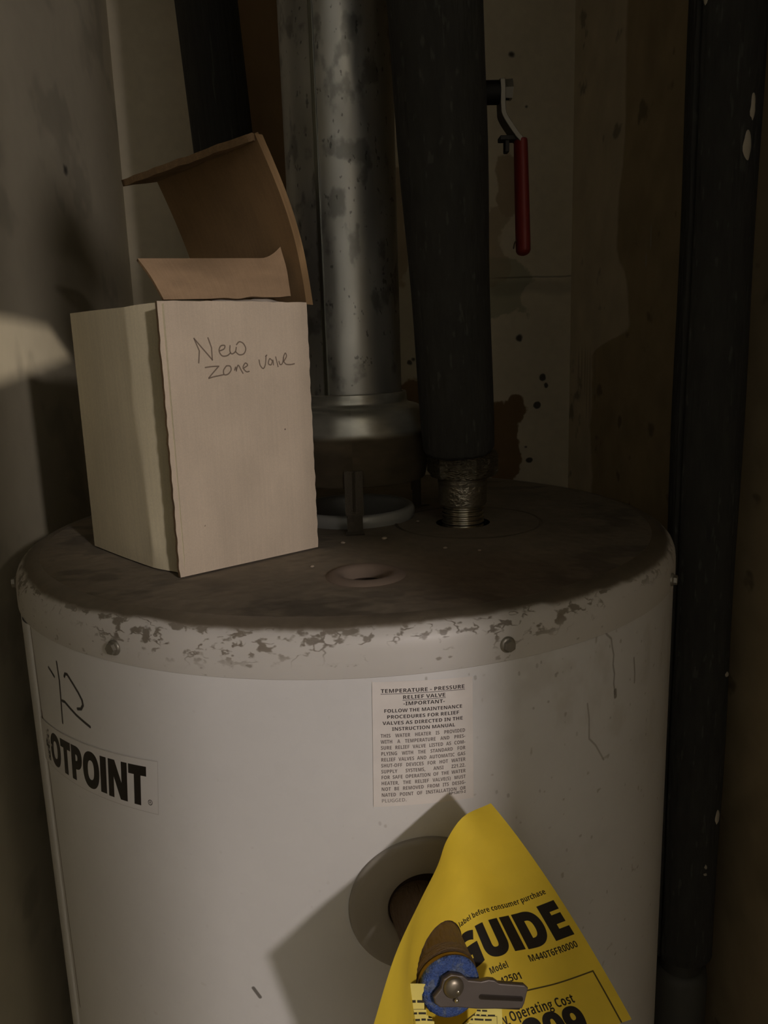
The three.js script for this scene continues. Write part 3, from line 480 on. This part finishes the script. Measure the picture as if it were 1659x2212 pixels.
  // torn paper between flap and panel
  part('torn_paper', quadSheet((u, v) => { const p = Rr.clone().addScaledVector(along, mix(-0.62, -0.14, u)).addScaledVector(back, 0.005 + 0.004 * v); return up(p, H + 0.0005 + 0.0042 * v * (0.3 + noise(u * 9, 11)) * Math.sin(Math.PI * clamp(u * 0.9 + 0.08))); }, 30, 4), S({ color: 0xbdb2a2, roughness: 0.9 }), box, 'torn white paper shreds');
}

// ------------------------------------------------------------------ relief valve, its tags
const vd = V3(Math.sin(11 * C2), -0.04, Math.cos(11 * C2)).normalize(), vAt = (t, y = 0) => onCyl(VB, VY).addScaledVector(vd, t).add(V3(0, y, 0));
{
  const v = thing('relief_valve', 'bronze relief valve with blue disc and grey test lever sticking out of the heater', 'valve', [vAt(0).x, T + VY, vAt(0).z]);
  const bronze = S({ color: 0x6a5640, roughness: 0.6, metalness: 0.25, bumpMap: plaster, bumpScale: 0.001 });
  part('body', rod(vAt(-0.01), vAt(0.0515), [[0, 0.0146], [0.2, 0.0149], [0.9, 0.0148], [0.93, 0.0150], [0.985, 0.0152], [1, 0.0142], [1, 0.002]], 72), bronze, v, 'bronze valve body');
  part('rim', rod(vAt(0.0505), vAt(0.0545), [[0, 0.0138], [0.3, 0.0148], [0.8, 0.0148], [1, 0.0136], [1, 0.003]], 72), S({ color: 0x8c7450, roughness: 0.28, metalness: 0.9 }), v, 'bright crimped bronze rim');
  // blue disc, leaning back a little
  const dn = vd.clone().setY(0).normalize().multiplyScalar(Math.cos(0.24)).add(V3(0, Math.sin(0.24), 0)).normalize(), dc = vAt(0.0545, 0.0002);
  const bl = paint(512, 512, (u, w) => { const n = fbm(u * 14, w * 14, 301, 5), s = fbm(u * 40, w * 40, 303, 3); return mul3(lerp3([62, 88, 150], [98, 112, 142], step(0.5, 0.68, n)), 0.8 + 0.35 * s); });
  const disc = lathe([[0.0, 0.0046], [0.0112, 0.0046], [0.0128, 0.0044], [0.0141, 0.0034], [0.0145, 0.002], [0.0143, 0.0], [0.012, -0.0022]], 72); { const p = disc.attributes.position, uv = disc.attributes.uv; for (let i = 0; i < p.count; i++) uv.setXY(i, 0.5 + p.getX(i) * 30, 0.5 + p.getZ(i) * 30); }
  const Q = new THREE.Quaternion().setFromUnitVectors(V3(0, 1, 0), dn);
  const place = g => { g.applyQuaternion(Q); g.translate(dc.x, dc.y, dc.z); return g; };
  part('disc', place(disc), S({ map: bl, roughness: 0.6, bumpMap: plaster, bumpScale: 0.0008 }), v, 'worn blue round cap');
  // lever: channel of folded metal reaching to the right, with pivot lumps; local x right, z down, y out
  const lm = S({ color: 0x6d655f, roughness: 0.42, metalness: 0.55, bumpMap: plaster, bumpScale: 0.0006 });
  const sh = new THREE.Shape(); [[-0.0078, 0.0052], [-0.0055, 0.0066], [0.004, 0.0062], [0.013, 0.0066], [0.0345, 0.0055], [0.0352, 0.0035], [0.0360, -0.0030], [0.0345, -0.0040], [0.0215, -0.0043], [0.0190, -0.0056], [0.0162, -0.0057], [0.0125, -0.0047], [0.006, -0.0050], [0.003, -0.0068], [-0.0025, -0.0072], [-0.0055, -0.0050], [-0.0060, -0.001], [-0.0088, 0.003]].forEach((q, i) => i ? sh.lineTo(...q) : sh.moveTo(...q));
  const plate = new THREE.ExtrudeGeometry(sh, { depth: 0.0016, bevelEnabled: true, bevelSize: 0.0007, bevelThickness: 0.0008, bevelSegments: 4, steps: 1 }); plate.rotateX(Math.PI / 2); plate.translate(0, 0.0078, 0);
  const ridge = new RoundedBoxGeometry(0.022, 0.0024, 0.0022, 3, 0.001); ridge.translate(0.0235, 0.0088, 0.0014);
  const side = new RoundedBoxGeometry(0.0355, 0.0036, 0.0014, 2, 0.0006); side.translate(0.0165, 0.0066, 0.0062);
  const lever = mergeGeometries([plate, ridge.toNonIndexed(), side.toNonIndexed()].map(g => g.index ? g.toNonIndexed() : g)); lever.rotateY(-0.06);
  part('lever', place(lever), lm, v, 'grey folded metal test lever');
  const post = lathe([[0.0052, 0.004], [0.005, 0.0088], [0.0042, 0.0102], [0.002, 0.0108], [0, 0.0109]], 40); post.translate(-0.0006, 0, -0.0022);
  part('pivot', place(post), S({ color: 0x7d7566, roughness: 0.35, metalness: 0.7 }), v, 'rounded pivot of the lever');
  for (const q of [[0.0012, 0.0016, -0.001], [0.0010, 0.0014, 0.003]]) { const s = new THREE.SphereGeometry(0.0011, 20, 14); s.scale(1, 0.8, 1); s.translate(q[0], 0.0102, q[2]); part('pin', place(s), S({ color: 0xc4bca8, roughness: 0.2, metalness: 0.9 }), v, 'small bright pin'); }
}
const tagMat = tex => S({ map: tex, roughness: 0.62 });
{
  // energy guide sheet: control points, rows from the top edge down, columns from the left edge to the right edge
  const rows = [
    [[0.0002, -0.1420, 0.3375], [0.0126, -0.1263, 0.3120], [0.0250, -0.1148, 0.2945], [0.0347, -0.1046, 0.2834], [0.0406, -0.0994, 0.2718], [0.0495, -0.0922, 0.2646], [0.0623, -0.0820, 0.2702]],
    [[0.0180, -0.2050, 0.3400], [0.0200, -0.1800, 0.3200], [0.0240, -0.1630, 0.2920], [0.0385, -0.1590, 0.2710], [0.0570, -0.1535, 0.2600], [0.0770, -0.1452, 0.2640], [0.0960, -0.1360, 0.2668]],
    [[0.0350, -0.2700, 0.3400], [0.0400, -0.2400, 0.3150], [0.0480, -0.2270, 0.2900], [0.0605, -0.2270, 0.2785], [0.0850, -0.2230, 0.2740], [0.1105, -0.2165, 0.2715], [0.1352, -0.2100, 0.2700]]];
  const us = [0, 0.25, 0.5, 0.75, 1];
  const curves = rows.map(r => new THREE.CatmullRomCurve3(r.map(q => V3(...q)), false, 'centripetal'));
  const surf = (u, v) => { const a = curves[0].getPoint(u), b = curves[1].getPoint(u), c = curves[2].getPoint(u), t = v / 0.5; const k = t * 0.5;  // quadratic through v = 0, .5, 1
    const w0 = 2 * (v - 0.5) * (v - 1), w1 = -4 * v * (v - 1), w2 = 2 * v * (v - 0.5); return V3(0, 0, 0).addScaledVector(a, w0).addScaledVector(b, w1).addScaledVector(c, w2); };
  const tex = paint(1400, 1400, (u, v) => mul3([236, 206, 62], 0.95 + 0.08 * fbm(u * 9, v * 9, 401, 4)), (g, w, h) => {
    g.fillStyle = '#171006'; g.strokeStyle = '#171006'; g.textBaseline = 'alphabetic';
    const put = (t, x0, x1, y, size, weight = 'bold', sw = 0) => { g.font = `${weight} ${size}px sans-serif`; const k = (x1 - x0) / g.measureText(t).width; g.save(); g.translate(x0, y); g.scale(k, 1); g.fillText(t, 0, 0); if (sw) { g.lineWidth = sw; g.strokeText(t, 0, 0); } g.restore(); };
    put('Based on standard U.S. Government tests', 60, 640, 660, 34); put('Removal of this label before consumer purchase', 560, 1350, 680, 44);
    put('ENERGY', 60, 690, 925, 215, '900', 8); heavyText(g, 'GUIDE', 742, 1368, 925, 262, 12);
    put('Model', 885, 985, 1005, 46); put('M440T6FR0000', 1090, 1350, 1000, 48); put('42501', 915, 1025, 1075, 48);
    g.lineWidth = 7; g.globalAlpha = 0.75; g.strokeRect(60, 1135, 1290, 420); g.globalAlpha = 1;
    put('Estimated Yearly Operating Cost', 520, 1200, 1245, 62, '600'); put('$209', 820, 1205, 1395, 190, '900', 4);
  });
  const nu = 90, nv = 90, hc = [0.515, 0.475], hr = 0.115;    // hole for the valve, in sheet fractions
  const g0 = quadSheet((u, v) => surf(u, v), nu, nv);
  const p = g0.attributes.position, uv = g0.attributes.uv, C = vAt(0.03), axis = vd, rHole = 0.0154, keep = [];
  const dist = i => { const d = V3(p.getX(i), p.getY(i), p.getZ(i)).sub(C); d.addScaledVector(axis, -d.dot(axis)); return d; };
  const near = i => { const dz = V3(p.getX(i), p.getY(i), p.getZ(i)).sub(C).dot(axis); return Math.abs(dz) < 0.05; };
  const idx = g0.index.array, inside = new Array(p.count).fill(false); for (let i = 0; i < p.count; i++) inside[i] = near(i) && dist(i).length() < rHole;
  for (let k = 0; k < idx.length; k += 3) if (!(inside[idx[k]] && inside[idx[k + 1]] && inside[idx[k + 2]])) keep.push(idx[k], idx[k + 1], idx[k + 2]);
  for (let i = 0; i < p.count; i++) if (inside[i]) { const d = dist(i), s = rHole / Math.max(1e-4, d.length()) - 1; p.setXYZ(i, p.getX(i) + d.x * s, p.getY(i) + d.y * s, p.getZ(i) + d.z * s); }
  g0.setIndex(keep); for (let i = 0; i < uv.count; i++) uv.setY(i, 1 - uv.getY(i)); g0.computeVertexNormals();
  const tag = thing('energy_guide_tag', 'large bright yellow energy guide sheet bent around the relief valve', 'tag', [0.0375, T - 0.159, 0.267]);
  part('sheet', g0, tagMat(tex), tag);
}
{
  const tex = paint(600, 400, (u, v) => mul3([240, 224, 120], 0.96 + 0.06 * fbm(u * 9, v * 9, 411, 4)), (g, w, h) => {
    g.fillStyle = '#2a2410'; const bars = (y, x0, x1, hh, gap) => { let x = x0; while (x < x1) { const l = 14 + rnd() * 46; g.fillRect(x, y + (rnd() - 0.5) * 2, Math.min(l, x1 - x), hh); x += l + gap; } };
    bars(62, 110, 190, 12, 8); bars(84, 255, 350, 16, 6); bars(72, 400, 520, 9, 8); bars(96, 390, 560, 9, 8); bars(120, 60, 540, 10, 8); bars(150, 60, 540, 10, 8); bars(180, 60, 540, 10, 8); bars(210, 60, 540, 10, 8); bars(240, 60, 540, 10, 8);
    g.strokeStyle = 'rgba(60,50,20,0.6)'; g.lineWidth = 3; g.strokeRect(30, 105, 540, 290);
  });
  const TLp = V3(0.0096, -0.1505, 0.3080), TRp = V3(0.0629, -0.1700, 0.2930), BLp = V3(0.0090, -0.1860, 0.3200), BRp = V3(0.0621, -0.1990, 0.3050);
  const g = quadSheet((u, v) => { const p = bilinear(BLp, BRp, TRp, TLp)(u, v); if (v > 0.86) { const k = (v - 0.86) / 0.14; if (u < 0.14) p.y -= 0; p.y += 0.0035 * k * step(0, 0.14, u) - 0.0015 * k; } p.z -= 0.0045 * Math.sin(Math.PI * Math.sqrt(u)) * step(1.0, 0.3, u); return p; }, 60, 30);
  // slot above the valve body
  const pos = g.attributes.position, C = vAt(0.0525), ins = []; for (let i = 0; i < pos.count; i++) { const d = V3(pos.getX(i), pos.getY(i), pos.getZ(i)).sub(C); d.addScaledVector(vd, -d.dot(vd)); ins.push(d.length() < 0.0150); }
  const ix = g.index.array, keep = []; for (let k = 0; k < ix.length; k += 3) if (!(ins[ix[k]] && ins[ix[k + 1]] && ins[ix[k + 2]])) keep.push(ix[k], ix[k + 1], ix[k + 2]); g.setIndex(keep);
  const t = thing('valve_tag', 'small pale yellow printed tag hanging behind the blue disc of the valve', 'tag', [0.039, T - 0.17, 0.29]);
  part('sheet', g, tagMat(tex), t);
}
// ------------------------------------------------------------------ crumbs of paint on the dusty lid
{
  const m = S({ color: 0xb4a692, roughness: 0.9 });
  const spots = [[-0.0051, 0.0709, 0.0016, 'tiny pale paint chip just in front of the draft hood strap leg'], [0.024, 0.0638, 0.0021, 'largest pale paint chip, right of the draft hood strap leg'], [0.0632, 0.097, 0.0015, 'left one of two pale paint chips in front of the threaded nipple'], [0.0846, 0.1068, 0.0012, 'right one of two pale paint chips in front of the threaded nipple'], [-0.0243, 0.1289, 0.0013, 'tiny paint chip between the cardboard box and the dusty port ring'], [0.0526, 0.012, 0.0013, 'tiny paint chip between the flue lip and the threaded nipple']];
  let first = null;
  spots.forEach(([x, z, s, label], i) => {
    let o;
    if (!first) { const g = new THREE.IcosahedronGeometry(1, 1); const p = g.attributes.position; for (let k = 0; k < p.count; k++) { const q = 0.75 + 0.5 * noise(p.getX(k) * 1.7 + 5, p.getY(k) * 1.7, p.getZ(k) * 1.7 + 9); p.setXYZ(k, p.getX(k) * q, p.getY(k) * q * 0.45, p.getZ(k) * q); } g.computeVertexNormals(); o = first = new THREE.Mesh(g, m); o.castShadow = true; } else o = first.clone();
    o.name = numbered('paint_chip'); o.position.set(x, T + s * 0.36, z); o.scale.setScalar(s); o.rotation.set(0, i * 1.3, 0);
    o.userData = { label, category: 'paint chip', group: 'paint chips on the heater top' };
    scene.add(o);
  });
}

// ------------------------------------------------------------------ unseen cloth behind the camera, spreads soft light, blocks the lamp at left
{
  const x0 = -0.52, x1 = UNSEEN_CURTAIN_EDGE, zc = 0.90, y0 = -0.03, y1 = 2.2 - T;
  const c = thing('unseen_curtain', 'unseen thin pale cloth out of view, spreading soft light and shading the left side', 'unseen_curtain', [x0, 0, zc]);
  part('cloth', quadSheet((u, v) => V3(mix(x0, x1, u), mix(y0, y1, v), zc + 0.014 * Math.sin(u * 60) * (0.7 + 0.3 * noise(u * 9, v * 2))), 160, 8), new THREE.MeshPhysicalMaterial({ color: UNSEEN_CURTAIN_COLOR, roughness: 1, transmission: 0.44, thickness: 0, side: THREE.DoubleSide }), c);
  const rodG = new THREE.CylinderGeometry(0.008, 0.008, 1.4, 20); rodG.rotateZ(Math.PI / 2); rodG.translate(0.05, y1 + 0.004, zc); part('rod', rodG, S({ color: 0x777777, roughness: 0.4, metalness: 0.8 }), c);
  for (const x of [-0.62, 0.7]) part('bracket', rod(V3(x, y1 + 0.004, ZF), V3(x, y1 + 0.004, zc), [[0, 0.02], [0.06, 0.02], [0.08, 0.006], [1, 0.006]], 20), S({ color: 0x777777, roughness: 0.4, metalness: 0.8 }), c);
}
// ------------------------------------------------------------------ unseen lamps behind the camera: main light and wall patch light
{
  const [x, y, z] = LAMP.pos;
  const l = thing('unseen_lamp', 'unseen round glass lamp out of view, lighting the heater from the right', 'lamp', [RX1, y, z]);
  const brass = S({ color: 0x8a8478, roughness: 0.4, metalness: 0.8 });
  const plate = lathe([[0, 0.0], [0.05, 0.0], [0.055, 0.006], [0.05, 0.014], [0, 0.016]], 48); plate.rotateZ(Math.PI / 2); plate.translate(RX1, y - T, z); part('back_plate', plate, brass, l);
  part('arm', tube([V3(RX1 - 0.01, y - T, z), V3(RX1 - 0.14, y - T + 0.03, z), V3(x + 0.1, y - T + 0.08, z), V3(x, y - T + 0.055, z)], 0.008, 40, 16), brass, l);
  const gl = new THREE.SphereGeometry(0.045, 32, 24); gl.translate(x, y - T, z);
  part('globe', gl, S({ color: 0xffffff, emissive: LAMP.color, emissiveIntensity: 6 }), l);
  const p = new THREE.PointLight(LAMP.color, LAMP.intensity, 0, 2); p.position.set(x, y, z); p.castShadow = true; p.shadow.radius = LAMP.radius; p.shadow.mapSize.set(2048, 2048); p.shadow.camera.near = 0.02; scene.add(p); p.name = 'unseen_lamp_light';
}
{
  const pos = V3(...UNSEEN_SPOT.pos), aim = V3(...UNSEEN_SPOT.aim), d = aim.clone().sub(pos).normalize();
  const l = thing('unseen_spot_lamp', 'unseen small spot lamp out of view, placed to light the patch on the left wall', 'lamp', [XR, UNSEEN_SPOT.pos[1], UNSEEN_SPOT.pos[2]]);
  const loc = pos.clone().setY(pos.y - T);
  part('housing', rod(loc.clone().addScaledVector(d, -0.05), loc.clone().addScaledVector(d, 0.0), [[0, 0.002], [0, 0.012], [0.4, 0.02], [1, 0.022], [1, 0.0195], [0.5, 0.016]], 40), S({ color: 0x222222, roughness: 0.5 }), l);
  part('bracket', rod(V3(XR, loc.y, loc.z), loc.clone().addScaledVector(d, -0.03), [[0, 0.016], [0.08, 0.016], [0.1, 0.005], [1, 0.005]], 24), S({ color: 0x222222, roughness: 0.5 }), l);
  part('lens', rod(loc.clone().addScaledVector(d, -0.012), loc.clone().addScaledVector(d, -0.010), [[0, 0], [0, 0.018], [1, 0.018], [1, 0]], 32), S({ color: 0xffffff, emissive: UNSEEN_SPOT.color, emissiveIntensity: 1 }), l);
  // unseen sheet whose opening shapes the light patch on the left wall
  {
    const P = loc.clone().addScaledVector(d, 0.03), f = 0.14, on = (z, y) => [P.z + (z - P.z) * f, P.y + (y - P.y) * f];
    const c = on(-0.1, 0.15), sh = new THREE.Shape(); sh.absarc(c[0], c[1], 0.062, 0, Math.PI * 2, false);
    const h = new THREE.Path(); [[0.16, 0.093], [-0.10, 0.1165], [-0.262, 0.130], [-0.205, 0.162], [-0.10, 0.168], [0.16, 0.168]].forEach((q, i) => i ? h.lineTo(...on(...q)) : h.moveTo(...on(...q))); sh.holes.push(h);
    const g = new THREE.ExtrudeGeometry(sh, { depth: 0.0006, bevelEnabled: false, curveSegments: 32 }); g.applyMatrix4(new THREE.Matrix4().set(0, 0, 1, P.x + (XL - P.x) * f, 0, 1, 0, 0, 1, 0, 0, 0, 0, 0, 0, 1));
    part('patch_mask_plate', g, S({ color: 0x1a1a1a, roughness: 0.8 }), l);
    part('plate_arm', rod(loc.clone().addScaledVector(d, -0.01).add(V3(0, 0.02, 0)), V3(P.x + (XL - P.x) * f, c[1] + 0.055, c[0]), [[0, 0.003], [1, 0.003]], 12), S({ color: 0x222222, roughness: 0.5 }), l);
  }
  const s = new THREE.SpotLight(UNSEEN_SPOT.color, UNSEEN_SPOT.intensity, 0, UNSEEN_SPOT.angle, 0.25, 2); s.position.copy(pos).addScaledVector(d, 0.03); s.target.position.copy(aim); s.castShadow = true; s.shadow.radius = 0.06; scene.add(s, s.target); s.name = 'unseen_spot_light'; s.target.name = 'unseen_spot_target';
}
renderer.render(scene, camera);
